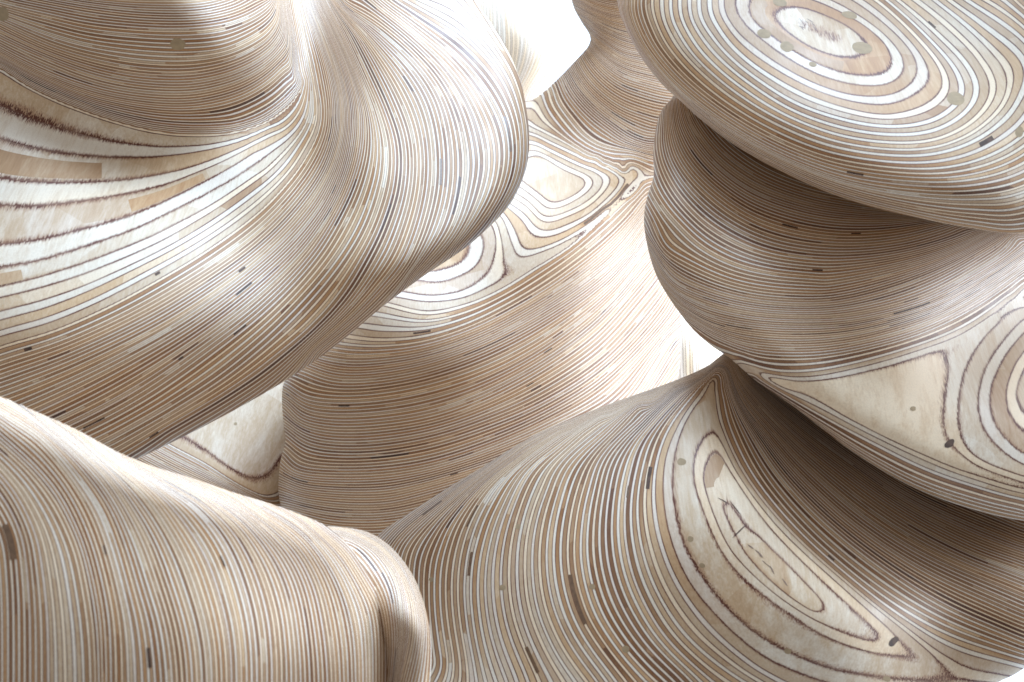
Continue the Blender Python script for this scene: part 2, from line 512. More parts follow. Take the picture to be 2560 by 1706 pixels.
        for k in range(len(lo_of)):
            if cut[k + 1] == cut[k]: continue
            sel = np.arange(cut[k], cut[k + 1]); ntri += len(sel)
            if k in own:
                for pc in pieces(sel):
                    if (ar_s[pc] * in_s[pc]).sum() > 120: emit(ply_name, pc, bd[pc])
                    else: rest.append(pc)
            else: rest.append(sel)
        if rest:
            sel = np.concatenate(rest)
            o = emit('hidden_plies', sel, bd[sel])
            if o: o['kind'] = 'stuff'
        print(name, 'plies', len(own), 'tris', ntri)
        return part
    def patch(s, name, q, mat, lift=0.00012):
        """an inlaid piece: a thin solid following the surface"""
        q = np.asarray(q, float)
        c = q.mean(0)
        ring = catmull(q, True, 3)
        mid = c + (ring - c) * 0.5
        rows = np.concatenate([[c], mid, ring, ring, ring])
        P = s.at(rows)
        cam_p = np.array([0, 0, CAM_Z]); v = cam_p - P; v /= np.linalg.norm(v, axis=1)[:, None]
        m = len(ring)
        P[:1 + 3 * m] += v[:1 + 3 * m] * lift
        P[1 + 3 * m:] -= v[1 + 3 * m:] * 0.0012
        f = []
        for i in range(m):
            j = (i + 1) % m
            f.append((0, 1 + i, 1 + j)); f.append((1 + i, 1 + m + i, 1 + m + j, 1 + j)); f.append((1 + 2 * m + i, 1 + 3 * m + i, 1 + 3 * m + j, 1 + 2 * m + j))
        return add_mesh(name, P, f, mat, s.part)
    def grad(s, p, h=1.5):
        q = np.array([[p[0] + h, p[1]], [p[0] - h, p[1]], [p[0], p[1] + h], [p[0], p[1] - h]])
        L = s.fl(q); return np.array([L[0] - L[1], L[2] - L[3]]) / (2 * h)
    def trace(s, x, y, length, n=8):
        rows = []
        for sg in (-1, 1):
            p = np.array([x, y], float); line = []
            for _ in range(n):
                g = s.grad(p); t = np.array([-g[1], g[0]]) / max(np.hypot(*g), 1e-6)
                p = p + sg * t * length / 2 / n; line.append(p)
            rows.append(line)
        return np.array(rows[0][::-1] + [np.array([x, y], float)] + rows[1])
    def strip(s, name, low, high, mat, attrs=None, lift=0.00012):
        n = len(low); q = np.concatenate([low, (low + high) / 2, high, low, high, low, high])
        P = s.at(q); v = np.array([0, 0, CAM_Z]) - P; v /= np.linalg.norm(v, axis=1)[:, None]
        P[:5 * n] += v[:5 * n] * lift; P[5 * n:] -= v[5 * n:] * 0.001
        f = []
        for i in range(n - 1):
            for a, b in ((0, n), (n, 2 * n), (5 * n, 3 * n), (4 * n, 6 * n)): f.append((a + i, a + i + 1, b + i + 1, b + i))
        at = {k: np.full(len(P), v_) for k, v_ in attrs.items()} if attrs else None
        return add_mesh(name, P, f, mat, s.part, None, at)
    def slit(s, name, x, y, length, width, mat):
        c = s.trace(x, y, length); k = []
        for p in c:
            g = s.grad(p); k.append(g / max(np.hypot(*g), 1e-6))
        k = np.array(k) * (width * 0.36)
        return s.strip(name, c - k, c + k, mat)
    def inlay(s, name, x, y, length, l0, l1, tone):
        c = s.trace(x, y, length, 10); lo, hi = [], []
        for p in c:
            for tgt, out in ((l0, lo), (l1, hi)):
                r = p.copy()
                for _ in range(4):
                    g = s.grad(r); g2 = max(g @ g, 1e-5)
                    r = r + np.clip((tgt - s.fl(r[None])[0]) / g2, -1500, 1500) * g * 0.8
                out.append(r)
        return s.strip(name, np.array(lo), np.array(hi), WOOD, {'ply': x * 0.37, 'across': 0.5, 'exposed': 30.0, 'tone': tone})
    def dash(s, name, x, y, length, width, ang, mat):
        t = np.linspace(-.5, .5, 5)[:, None] * length; d = np.array([[math.cos(ang), math.sin(ang)]]); n_ = np.array([[-d[0, 1], d[0, 0]]])
        k = (1 - np.abs(np.linspace(-1, 1, 5)) ** 2 * .8)[:, None] * width / 2
        c = np.array([[x, y]]) + t * d
        return s.strip(name, c - n_ * k, c + n_ * k, mat)
    def disc(s, name, x, y, rx, ry, mat, ang=0.0, jag=0.0, seed=0):
        r = random.Random(seed + int(x))
        pts = []
        for k in range(9):
            a = k / 9 * 2 * math.pi; kx = 1 + r.uniform(-jag, jag)
            u, v = rx * kx * math.cos(a), ry * kx * math.sin(a)
            pts.append((x + u * math.cos(ang) - v * math.sin(ang), y + u * math.sin(ang) + v * math.cos(ang)))
        return s.patch(name, pts, mat)

def tag(o, label, cat, group=None):
    o['label'] = label; o['category'] = cat
    if group: o['group'] = group

def stand(parent, centre, radius, top, name='base', twist=0.3):
    """the stack of plies that carries a column, down to the floor"""
    nseg, nr = 40, 30
    v, f = [], []
    for i in range(nr + 1):
        z = top * i / nr
        r = radius * (1.0 + 0.16 * math.sin(i / nr * 5.0 + twist))
        for k in range(nseg):
            a = k / nseg * 2 * math.pi
            v.append((centre[0] + r * math.cos(a) * 1.1, centre[1] + r * math.sin(a) * 0.9, z))
    for i in range(nr):
        for k in range(nseg):
            j = (k + 1) % nseg
            f.append((i * nseg + k, i * nseg + j, (i + 1) * nseg + j, (i + 1) * nseg + k))
    f.append(tuple(range(nseg))[::-1]); f.append(tuple(nr * nseg + k for k in range(nseg)))
    vv = np.array(v); Lv = vv[:, 2] / 0.0032
    return add_mesh(name, vv, f, WOOD, parent, None, {'ply': np.floor(Lv), 'across': Lv % 1.0, 'exposed': np.full(len(v), 10.0), 'tone': np.full(len(v), 0.4)})

# ------------------------------------------------------------------ the setting
def floor():
    me = bpy.data.meshes.new('floor')
    me.from_pydata([(-12, -6, 0), (12, -6, 0), (12, 18, 0), (-12, 18, 0)], [], [(0, 1, 2, 3)])
    me.materials.append(FLOOR)
    o = link(bpy.data.objects.new('floor', me)); o['kind'] = 'structure'
floor()

# ------------------------------------------------------------------ left column: neck, shelf and overhanging lobe
left = empty('plywood_sculpture')
tag(left, 'laminated plywood column with a waisted neck, broad shelf and pale overhanging lobe', 'sculpture')
A_out = [(-260, -260), (200, -300), (700, -300), (1060, -180), (1186, 0), (1256, 100), (1300, 200), (1320, 300), (1322, 380), (1308, 445), (1272, 515), (1212, 578), (1150, 630), (1057, 692), (955, 768), (853, 854),
         (740, 935), (625, 1004), (491, 1076), (348, 1145), (220, 1200), (60, 1250), (-120, 1230), (-260, 1100), (-300, 700), (-300, 200)]
A_dep = [(430, -200, .70), (430, 100, .678), (150, 60, .69), (600, 80, .705), (690, 60, .762), (-150, 50, .72), (430, 290, .70), (150, 200, .712), (600, 200, .712), (680, 230, .742), (650, 320, .730),
         (750, 40, .800), (765, 200, .766), (775, 330, .726), (810, 430, .697), (870, 60, .795), (870, 200, .750), (880, 330, .707), (890, 450, .676), (760, -200, .87), (1000, -200, .88),
         (1080, 0, .806), (1080, 100, .769), (1080, 200, .737), (1080, 300, .708), (1080, 400, .683), (1060, 500, .662), (1000, 600, .643), (1110, 590, .646), (970, 200, .738), (970, 350, .696), (1220, 120, .772), (1230, 250, .73), (1240, 400, .692), (950, 520, .659), (1180, 500, .666),
         (100, 330, .695), (100, 450, .658), (100, 560, .632), (100, 680, .612), (400, 400, .70), (400, 500, .668), (400, 620, .636), (-200, 400, .68), (-200, 650, .618),
         (600, 420, .700), (600, 520, .678), (600, 640, .653), (740, 460, .692), (750, 550, .672), (750, 660, .650), (850, 650, .643), (200, 800, .602), (450, 800, .615), (650, 780, .630), (300, 950, .604), (100, 950, .598), (480, 950, .616),
         (-100, 900, .598), (200, 1100, .614), (-100, 1150, .61), (850, 760, .640)]
A_cur = [(-100, 'z1', [(300, -330), (700, -230), (1000, -200), (1250, -230), (1400, -330)]),
    (-82, 'z1', [(-300, -160), (100, -110), (600, -40), (950, -25), (1250, -40), (1430, -110), (1520, -220)]),
    (-70, 'z1', [(-300, -130), (0, -60), (300, 0), (600, 50), (900, 80), (1200, 80), (1400, 40), (1520, -20), (1600, -110), (1640, -250)]),
    (-60, 'z1', [(-300, -70), (0, 20), (300, 90), (600, 150), (1000, 180), (1300, 165), (1500, 110), (1640, 20), (1700, -80), (1720, -250)]),
    (-42, 'z1', [(-300, 0), (0, 150), (300, 290), (600, 380), (900, 430), (1200, 430), (1450, 370), (1640, 260), (1710, 140), (1715, 0), (1690, -250)]),
    (-51, 'z1', [(-300, -30), (0, 85), (300, 190), (600, 265), (1000, 305), (1300, 295), (1480, 238), (1640, 135), (1695, 30), (1705, -80), (1695, -250)]),
    (-31, 'z1', [(-300, 80), (0, 240), (300, 375), (600, 485), (900, 538), (1200, 540), (1470, 470), (1665, 350), (1742, 215), (1740, 60), (1722, -50), (1702, -250)]),
    (-13, 'z1', [(-300, 190), (0, 358), (450, 578), (700, 655), (1000, 708), (1300, 708), (1500, 658), (1695, 540), (1797, 395), (1790, 210), (1755, 20), (1728, -250)]),
    (-20, 'z1', [(-300, 160), (0, 330), (200, 440), (450, 540), (700, 610), (1000, 650), (1250, 640), (1500, 570), (1690, 440), (1775, 300), (1765, 120), (1735, -50), (1715, -250)]),
    (-7, 'z1', [(-300, 220), (0, 385), (200, 510), (450, 615), (700, 705), (1000, 765), (1300, 775), (1500, 745), (1700, 640), (1815, 490), (1810, 300), (1765, 50), (1740, -250)]),
    (0, 'z1', [(-300, 260), (0, 415), (200, 540), (450, 655), (800, 768), (1050, 815), (1300, 822), (1500, 795), (1650, 735), (1800, 610), (1860, 500)]),
    (1, 'z1', [(-300, 330), (0, 480), (150, 560), (330, 645), (600, 745), (900, 828), (1150, 852), (1400, 835), (1600, 775)]),
    (2, 'z1', [(-300, 540), (0, 680), (200, 760), (450, 830), (700, 880), (950, 905), (1100, 905), (1300, 890), (1500, 845), (1670, 765)]),
    (3, 'z1', [(-300, 790), (0, 893), (150, 930), (350, 965), (600, 985), (850, 985), (1050, 965), (1250, 930), (1450, 872), (1650, 788)]),
    (4, 'z1', [(-300, 1010), (0, 1080), (150, 1100), (400, 1110), (650, 1105), (850, 1085), (1100, 1040), (1300, 980), (1500, 895)]),
    (5, 'z1', [(-300, 1270), (0, 1300), (250, 1295), (500, 1260), (750, 1215), (1000, 1150), (1200, 1070), (1400, 980), (1560, 895)]),
    (6, 'z1', [(-300, 1520), (0, 1495), (250, 1465), (500, 1405), (750, 1335), (950, 1260), (1150, 1165), (1350, 1060), (1560, 930)]),
    (7, 'p', [(-120, 690), (0, 672), (89, 656), (178, 630), (268, 600), (347, 571), (429, 531), (510, 490), (592, 445), (653, 404)]),
    (8, 'p', [(-120, 745), (0, 719), (112, 690), (223, 654), (357, 601), (446, 558), (536, 509), (640, 438)]),
    (9, 'p', [(-120, 780), (0, 750), (112, 722), (223, 686), (357, 630), (450, 582), (550, 520), (650, 450)]),
    (11, 'p', [(-120, 840), (0, 804), (112, 773), (223, 730), (357, 665), (460, 610), (570, 540), (690, 445), (748, 370), (784, 290), (774, 190), (752, 80), (737, 0), (728, -100)]),
    (14, 'p', [(-120, 910), (0, 866), (134, 826), (268, 768), (402, 696), (513, 629), (625, 549), (700, 478), (760, 400), (800, 310), (794, 200), (768, 80), (750, 0), (738, -100)]),
    (27, 'p', [(-120, 1000), (0, 960), (178, 893), (357, 808), (491, 728), (625, 634), (725, 540), (800, 440), (835, 350), (842, 270), (830, 190), (798, 90), (766, 0), (748, -100)]),
    (39, 'p', [(-120, 1110), (0, 1070), (103, 1027), (268, 946), (446, 844), (580, 750), (714, 635), (803, 528), (850, 430), (870, 340), (870, 260), (850, 170), (815, 80), (780, 0), (757, -100)]),
    (50, 'p', [(20, 1145), (192, 1071), (357, 982), (536, 857), (670, 750), (781, 632), (855, 510), (893, 410), (905, 330), (900, 260), (876, 175), (840, 90), (795, 0), (765, -100)]),
    (61, 'p', [(290, 1112), (446, 1022), (580, 935), (714, 822), (826, 700), (905, 580), (947, 460), (955, 370), (940, 290), (908, 205), (866, 110), (812, 0), (775, -100)]),
    (69, 'p', [(420, 1090), (580, 995), (700, 910), (850, 770), (935, 640), (985, 520), (1002, 430), (998, 350), (972, 270), (934, 185), (885, 90), (828, 0), (787, -100)]),
    (87, 'p', [(800, 890), (930, 785), (1006, 704), (1062, 620), (1095, 540), (1112, 450), (1108, 340), (1082, 245), (1027, 163), (945, 85), (850, 10), (800, -60)]),
    (98, 'p', [(1040, 700), (1120, 620), (1170, 540), (1200, 440), (1198, 360), (1170, 270), (1115, 180), (1030, 95), (920, 5), (840, -70)]),
    (108, 'p', [(1150, 625), (1210, 560), (1255, 490), (1278, 420), (1280, 350), (1262, 280), (1215, 200), (1140, 120), (1030, 40), (960, -10), (880, -90)]),
    (114, 'p', [(1250, 540), (1300, 460), (1316, 380), (1308, 280), (1275, 180), (1200, 70), (1120, -20), (1000, -120)])]
A = Lobe(A_out, A_dep, A_cur, R=80, T=0.020, Tb=0.12, seed=1, step=8, c_l=12, slopes=[(-108, -7, 4), (-7, 0, 5), (0, 8, 28), (8, 14, 15), (14, 120, 6)], dens=(0, 14, 1.15, 1.3))
A.build(left, 'overhanging_lobe', limit=150)

# ------------------------------------------------------------------ left column: near bulge below it
E_out = [(-300, 960), (-120, 950), (0, 991), (96, 1032), (193, 1075), (290, 1128), (386, 1167), (482, 1196), (579, 1230), (675, 1259), (752, 1287), (815, 1315), (860, 1350), (905, 1410), (945, 1480), (968, 1560), (975, 1640), (972, 1760), (940, 1900), (700, 2000), (200, 2020), (-300, 1980), (-400, 1500)]
E_dep = [(-200, 1000, .452), (0, 1200, .442), (-200, 1500, .430), (100, 1600, .428), (300, 1300, .446), (350, 1600, .434), (600, 1400, .460), (600, 1650, .450), (800, 1450, .483), (850, 1650, .477), (100, 1100, .449), (400, 1900, .44), (800, 1900, .485), (100, 1350, .436), (700, 1300, .475), (450, 1220, .456), (200, 1110, .450)]
E_cur = [(-8, 'z7', [(-150, 900), (-120, 1200), (-110, 1600)]), (3, 'z7', [(-100, 560), (0, 700), (60, 850), (85, 1100), (90, 1350), (90, 1568), (90, 1900)]),
    (12, 'z7', [(-150, 330), (0, 480), (100, 610), (190, 800), (230, 1000), (255, 1250), (262, 1568), (262, 1900)]),
    (20, 'z7', [(-150, 220), (0, 340), (150, 480), (280, 650), (380, 860), (430, 1060), (465, 1300), (478, 1568), (478, 1900)]),
    (26, 'z7', [(-150, 130), (0, 250), (200, 430), (330, 590), (430, 790), (495, 1000), (540, 1250), (552, 1568), (552, 1900)]),
    (40, 'z7', [(-150, 50), (0, 110), (200, 235), (400, 420), (560, 620), (660, 830), (740, 1080), (800, 1300), (830, 1568), (835, 1900)]),
    (52, 'z7', [(250, 210), (400, 320), (600, 500), (760, 700), (870, 900), (960, 1150), (1010, 1350), (1030, 1568), (1030, 1900)]),
    (64, 'z7', [(500, 340), (600, 420), (800, 560), (960, 720), (1090, 920), (1170, 1150), (1210, 1350), (1222, 1568), (1222, 1900)]),
    (78, 'z7', [(720, 440), (850, 510), (1050, 620), (1230, 780), (1350, 980), (1420, 1200), (1445, 1400), (1450, 1568), (1450, 1900)]),
    (94, 'z7', [(1000, 525), (1130, 585), (1300, 690), (1500, 870), (1610, 1060), (1665, 1300), (1688, 1568), (1685, 1900)]),
    (108, 'z7', [(1330, 630), (1550, 760), (1700, 920), (1800, 1100), (1855, 1300), (1870, 1568), (1865, 1900)]),
    (122, 'z7', [(1660, 755), (1800, 870), (1900, 1010), (1980, 1150), (2010, 1300), (2015, 1568), (2005, 1900)])]
E = Lobe(E_out, E_dep, E_cur, R=90, T=0.016, Tb=0.10, seed=2, dens=(0, 0, 1.25, 1.25))
E.build(left, 'near_bulge', limit=92)

E2_out = [(690, 1330), (760, 1318), (810, 1316), (892, 1323), (945, 1343), (993, 1384), (1036, 1446), (1065, 1528), (1078, 1600), (1075, 1706), (1050, 1850), (900, 1900), (700, 1850), (620, 1600)]
E2_dep = [(860, 1400, .517), (950, 1500, .501), (1000, 1450, .508), (1000, 1650, .493), (700, 1500, .535), (900, 1750, .506), (930, 1430, .517), (880, 1600, .516)]
E2_cur = [(0, 'z7', [(1500, 900), (1750, 880), (1850, 950), (1930, 1060), (1990, 1200), (2010, 1400), (2000, 1568), (1980, 1850)]),
    (9, 'z7', [(1500, 820), (1700, 810), (1850, 850), (1960, 950), (2030, 1080), (2050, 1200), (2060, 1350), (2040, 1568), (2010, 1850)]),
    (22, 'z7', [(1500, 780), (1750, 775), (1880, 810), (1990, 890), (2070, 1000), (2115, 1130), (2130, 1300), (2105, 1450), (2070, 1600), (2030, 1850)]),
    (32, 'z7', [(1850, 780), (1980, 840), (2080, 945), (2150, 1080), (2185, 1230), (2180, 1400), (2145, 1580), (2090, 1850)]),
    (40, 'z7', [(1950, 805), (2070, 905), (2160, 1050), (2210, 1200), (2232, 1350), (2225, 1568), (2190, 1850)])]
E2 = Lobe(E2_out, E2_dep, E2_cur, R=90, T=0.022, Tb=0.06, seed=3)
E2.build(left, 'small_lobe', limit=34)

U_out = [(-200, -1350), (300, -1450), (750, -1400), (950, -1150), (960, -850), (800, -640), (400, -560), (0, -600), (-300, -800), (-350, -1100)]
U_dep = [(350, -1000, .68), (700, -1000, .70), (0, -1000, .70), (350, -750, .69), (350, -1250, .71)]
U_cur = [(k * 12, 'p', [(180, -1400 + k * 110), (930, -1300 + k * 110), (1580, -1400 + k * 110)]) for k in range(8)]
UP = Lobe(U_out, U_dep, U_cur, R=200, T=0.04, Tb=0.26, seed=12, step=30)
UP.build(left, 'shading_lobe', limit=0)  # unseen lobe, added above the frame to shade the neck and shelf

B_out = [(250, 1090), (420, 980), (640, 900), (800, 900), (830, 1300), (700, 1300), (520, 1260), (330, 1180)]
B_dep = [(400, 1100, .96), (560, 1030, 1.0), (700, 1000, 1.03), (600, 1200, .975), (700, 1150, 1.01), (780, 1250, 1.03)]
B_cur = [(0.3, 'p', [(560, 1020), (640, 980)]), (0.2, 'p', [(600, 1100), (660, 1040)]), (0.1, 'p', [(740, 980), (780, 920)]),
    (1, 'z7', [(800, 250), (950, 330), (1080, 400), (1180, 470), (1280, 530), (1350, 545), (1410, 520), (1445, 480), (1500, 380)]),
    (2, 'z7', [(780, 270), (900, 345), (1050, 425), (1200, 520), (1330, 590), (1400, 595), (1450, 570)]),
    (5, 'z7', [(760, 300), (900, 372), (1050, 450), (1180, 530), (1320, 610), (1420, 640)]),
    (16, 'z7', [(700, 330), (860, 420), (1000, 490), (1180, 570), (1300, 620)]),
    (30, 'z7', [(600, 370), (800, 470), (1000, 560), (1200, 640)])]
B = Lobe(B_out, B_dep, B_cur, R=50, T=0.012, Tb=0.10, seed=4, step=6, tone={0: .55, -1: .5, 1: .45})
B.build(left, 'lower_shelf', limit=24)

# ------------------------------------------------------------------ centre column
centre = empty('plywood_sculpture')
tag(centre, 'laminated plywood column with a flat ringed shelf below its dark neck, standing between the others', 'sculpture')
C_out = [(1395, -160), (1428, 0), (1450, 50), (1476, 100), (1440, 150), (1345, 242), (1290, 262), (1200, 330), (1050, 500), (900, 700), (760, 880), (712, 950), (705, 1008), (711, 1075), (713, 1105), (703, 1143), (697, 1191), (698, 1249), (725, 1330), (800, 1420), (1000, 1450), (1300, 1380), (1550, 1200), (1680, 1000), (1702, 850), (1700, 740), (1690, 640), (1690, 520), (1740, 440), (1800, 300), (1780, 100), (1800, -160)]
C_dep = [(1600, -100, 1.06), (1580, 100, 1.06), (1580, 250, 1.04), (1560, 360, 1.03), (1440, 300, 1.055), (1400, 430, 1.02), (1300, 360, 1.06), (1300, 520, .985), (1200, 620, .96), (1080, 640, .965), (1500, 480, 1.005), (1600, 430, 1.02), (1000, 720, .935), (1300, 650, .955), (1480, 560, .995),
         (900, 850, .915), (1150, 850, .912), (1400, 750, .962), (1600, 700, 1.055), (1660, 850, 1.13), (1520, 900, 1.015), (900, 1050, .91), (1150, 1000, .912), (1350, 950, .948), (800, 1200, .935), (1000, 1200, .93), (900, 1330, .96), (1300, 1150, .96), (1640, 560, 1.07), (1000, 1400, .98), (1560, 1100, 1.05)]
C_cur = [(0.55, 'z5', [(1250, 45), (1330, 90), (1400, 125)]),
    (1, 'z5', [(1195, 30), (1230, 5), (1270, 2), (1370, 62), (1458, 112), (1440, 150), (1360, 178), (1290, 135), (1200, 72), (1100, 20)]),
    (2, 'z5', [(1190, 2), (1270, -25), (1390, 45), (1500, 102), (1460, 165), (1345, 215), (1260, 165), (1170, 95)]),
    (3, 'z5', [(1260, -50), (1400, 20), (1545, 97), (1480, 185), (1330, 248), (1230, 180), (1150, 125)]),
    (4, 'z5', [(1255, -70), (1430, 15), (1582, 95), (1500, 205), (1310, 280), (1220, 205), (1135, 150)]),
    (5, 'z5', [(1255, -92), (1450, 5), (1620, 90), (1530, 220), (1390, 290), (1292, 310), (1210, 235), (1125, 180)]),
    (6, 'z5', [(1255, -112), (1470, -5), (1662, 85), (1560, 230), (1400, 320), (1280, 345), (1195, 265), (1115, 210)]),
    (7, 'z5', [(1255, -132), (1500, -12), (1702, 75), (1600, 235), (1400, 360), (1245, 388), (1175, 300), (1105, 235)]),
    (8, 'z5', [(1255, -150), (1540, -12), (1755, 62), (1640, 225), (1400, 385), (1210, 440), (1150, 340), (1100, 262)]),
    (9, 'z5', [(1255, -170), (1560, -22), (1790, 55), (1700, 185), (1450, 380), (1260, 470), (1165, 490), (1130, 420), (1090, 300)]),
    (9.8, 'z5', [(1740, 145), (1600, 260), (1450, 400), (1300, 480), (1150, 555), (1110, 575)]),
    (10, 'z5', [(1065, 320), (1090, 420), (1097, 500), (1090, 575), (1030, 615), (900, 675), (720, 692), (560, 672)]),
    (11, 'z5', [(1035, 330), (1050, 400), (1010, 530), (900, 620), (750, 655), (600, 633)]), (12, 'z5', [(980, 365), (1000, 430), (950, 530), (800, 595), (670, 588)]),
    (13, 'z5', [(895, 455), (860, 495), (790, 520)]), (13.6, 'z5', [(840, 470), (780, 500)]),
    (9, 'z5', [(1250, 520), (1100, 620), (920, 698), (720, 735), (530, 692)]), (8, 'z5', [(1300, 515), (1100, 640), (920, 720), (720, 762), (500, 715)]), (6, 'z5', [(1700, 200), (1450, 430), (1300, 540), (1100, 665), (900, 755), (700, 795), (440, 762)]),
    (3.5, 'z5', [(1790, 140), (1650, 300), (1500, 430), (1300, 575), (1100, 695), (900, 790), (700, 845), (500, 855), (350, 835)]),
    (-6, 'z5', [(1795, 220), (1750, 280), (1550, 480), (1300, 660), (1000, 825), (700, 930), (400, 965), (210, 945)]),
    (-19, 'z5', [(1810, 300), (1700, 460), (1500, 640), (1200, 830), (900, 970), (600, 1055), (300, 1080), (100, 1020)]),
    (-29, 'z5', [(1850, 370), (1780, 450), (1600, 665), (1300, 895), (1000, 1055), (700, 1150), (400, 1195), (150, 1185), (20, 1110)]),
    (-41, 'z5', [(1900, 430), (1800, 560), (1560, 830), (1300, 1020), (1000, 1180), (700, 1280), (350, 1320), (120, 1290), (15, 1200)]),
    (-53, 'z5', [(1950, 520), (1850, 690), (1600, 970), (1300, 1170), (1000, 1300), (700, 1390), (400, 1430), (150, 1410), (15, 1320)]),
    (-65, 'z5', [(1980, 640), (1900, 790), (1600, 1110), (1300, 1290), (1000, 1420), (700, 1510), (400, 1545), (100, 1530), (0, 1450)]),
    (-80, 'p', [(1690, 850), (1560, 1030), (1300, 1150), (1036, 1232), (916, 1249), (771, 1239), (699, 1215)]), (-98, 'p', [(1650, 1020), (1350, 1220), (1036, 1310), (850, 1320), (720, 1290)]), (-115, 'p', [(1500, 1250), (1036, 1400), (800, 1390)]),
    (12, 'z2', [(1560, 560), (1600, 565), (1650, 690), (1780, 850), (1930, 960), (2107, 1040)]), (14, 'z2', [(1625, 550), (1660, 660), (1790, 820), (1930, 925), (2107, 1005)]),
    (25, 'z2', [(1700, 470), (1760, 600), (1880, 740), (2000, 830), (2107, 890), (2280, 940)]), (45, 'z2', [(1790, 360), (1850, 470), (1960, 590), (2107, 690), (2300, 760)]),
    (65, 'z2', [(1865, 250), (1900, 310), (1980, 400), (2107, 490), (2300, 550)]), (90, 'z2', [(1850, 140), (1920, 210), (2050, 300), (2107, 330), (2300, 370)]), (125, 'z2', [(1780, -20), (1900, 50), (2000, 90), (2107, 110), (2300, 140)]), (160, 'z2', [(1750, -200), (1900, -150), (2107, -120), (2300, -110)])]
C = Lobe(C_out, C_dep, C_cur, R=95, T=0.036, Tb=0.14, c_l=14, seed=5, slopes=[(-130, 2, 5.2), (2, 10.5, 12), (10.5, 15, 16), (15, 175, 5)], dens=(0, 14, 1.25, 1.1))
C.build(centre, 'stacked_body', limit=260)

# ------------------------------------------------------------------ right column
right = empty('plywood_sculpture')
tag(right, 'tall laminated plywood column of three overhanging lobes with oval growth-ring faces', 'sculpture')
D1_out = [(1600, -150), (1545, -90), (1543, 0), (1556, 50), (1590, 122), (1640, 195), (1697, 250), (1770, 315), (1850, 372), (1950, 428), (2067, 481), (2180, 518), (2285, 543), (2437, 572), (2560, 584), (2750, 560), (2860, 400), (2900, 50), (2750, -150), (2300, -190), (1900, -190)]
D1_dep = [(2050, 80, .655), (1800, 50, .665), (1650, 60, .68), (2300, 60, .675), (2500, -50, .70), (2050, -150, .71), (2000, 250, .615), (2300, 300, .60), (1800, 250, .64), (2200, 420, .585), (2500, 420, .585), (2700, 200, .63), (2000, 400, .60), (1700, -150, .71), (2500, 200, .63), (2700, 450, .60)]
D1_cur = [(0, 'z3', [(1100, 110), (1200, 180), (1330, 240)]),
    (1, 'z3', [(930, 60), (1000, 30), (1150, 40), (1350, 120), (1480, 220), (1512, 280), (1450, 325), (1350, 330), (1200, 290), (1080, 220), (980, 140), (930, 70)]),
    (2, 'z3', [(850, -20), (828, 50), (850, 110), (950, 195), (1100, 295), (1250, 370), (1400, 412), (1530, 415), (1605, 370), (1612, 300), (1560, 220), (1450, 130), (1250, 30), (1100, -30)]),
    (3, 'z3', [(745, -40), (745, 50), (770, 100), (850, 190), (1000, 310), (1200, 420), (1400, 478), (1580, 482), (1680, 425), (1695, 335), (1620, 225), (1480, 110), (1300, 0), (1150, -60)]),
    (4, 'z3', [(690, -40), (690, 50), (715, 110), (800, 215), (1000, 360), (1200, 465), (1400, 525), (1600, 525), (1720, 465), (1758, 385), (1720, 285), (1600, 155), (1400, 0), (1250, -70)]),
    (6, 'z3', [(625, -40), (622, 40), (650, 120), (740, 250), (900, 385), (1150, 525), (1400, 610), (1600, 637), (1780, 592), (1880, 515), (1898, 430), (1840, 315), (1700, 155), (1550, 20), (1400, -80)]),
    (9, 'z3', [(535, -40), (535, 60), (565, 145), (680, 295), (850, 440), (1100, 595), (1400, 690), (1650, 717), (1850, 685), (1990, 595), (2032, 490), (1970, 355), (1800, 175), (1650, 40), (1500, -80)]),
    (13, 'z3', [(430, -40), (430, 60), (460, 150), (560, 305), (750, 475), (1000, 635), (1300, 755), (1600, 802), (1850, 790), (2050, 705), (2180, 575), (2205, 450), (2110, 290), (1950, 130), (1800, 10), (1650, -100)]),
    (17, 'z3', [(330, -40), (330, 50), (355, 150), (450, 305), (650, 495), (900, 660), (1200, 795), (1500, 862), (1800, 872), (2050, 812), (2250, 685), (2353, 545), (2400, 400), (2330, 270), (2150, 130), (1950, -10)]),
    (22, 'z3', [(235, -40), (232, 40), (260, 140), (340, 290), (520, 485), (800, 685), (1100, 835), (1400, 922), (1800, 962), (2100, 922), (2353, 800), (2520, 600), (2560, 400), (2450, 200), (2250, 20), (2100, -80)]),
    (30, 'z3', [(170, -40), (165, 40), (185, 130), (265, 285), (430, 475), (700, 685), (1000, 855), (1350, 985), (1700, 1042), (2050, 1052), (2353, 985), (2600, 800), (2750, 500), (2700, 200), (2400, -60)]),
    (38, 'z3', [(130, -40), (130, 50), (155, 140), (235, 290), (400, 490), (600, 660), (900, 850), (1300, 1020), (1700, 1120), (2080, 1160), (2353, 1140), (2700, 950), (2880, 500)]),
    (47, 'z3', [(100, 0), (125, 100), (210, 275), (437, 540), (600, 680), (777, 815), (1259, 1055), (1742, 1188), (2080, 1255), (2353, 1275), (2750, 1150), (2980, 600)])]
D1 = Lobe(D1_out, D1_dep, D1_cur, R=120, T=0.030, Tb=0.22, seed=6, slopes=[(-5, 4, 30), (4, 13, 22), (13, 30, 14), (30, 55, 7)], tone={-1: .6, 0: .65, 1: 1.15, 2: .35, 3: .95, 4: .3, 5: .8})
D1.build(right, 'upper_lobe', limit=60)

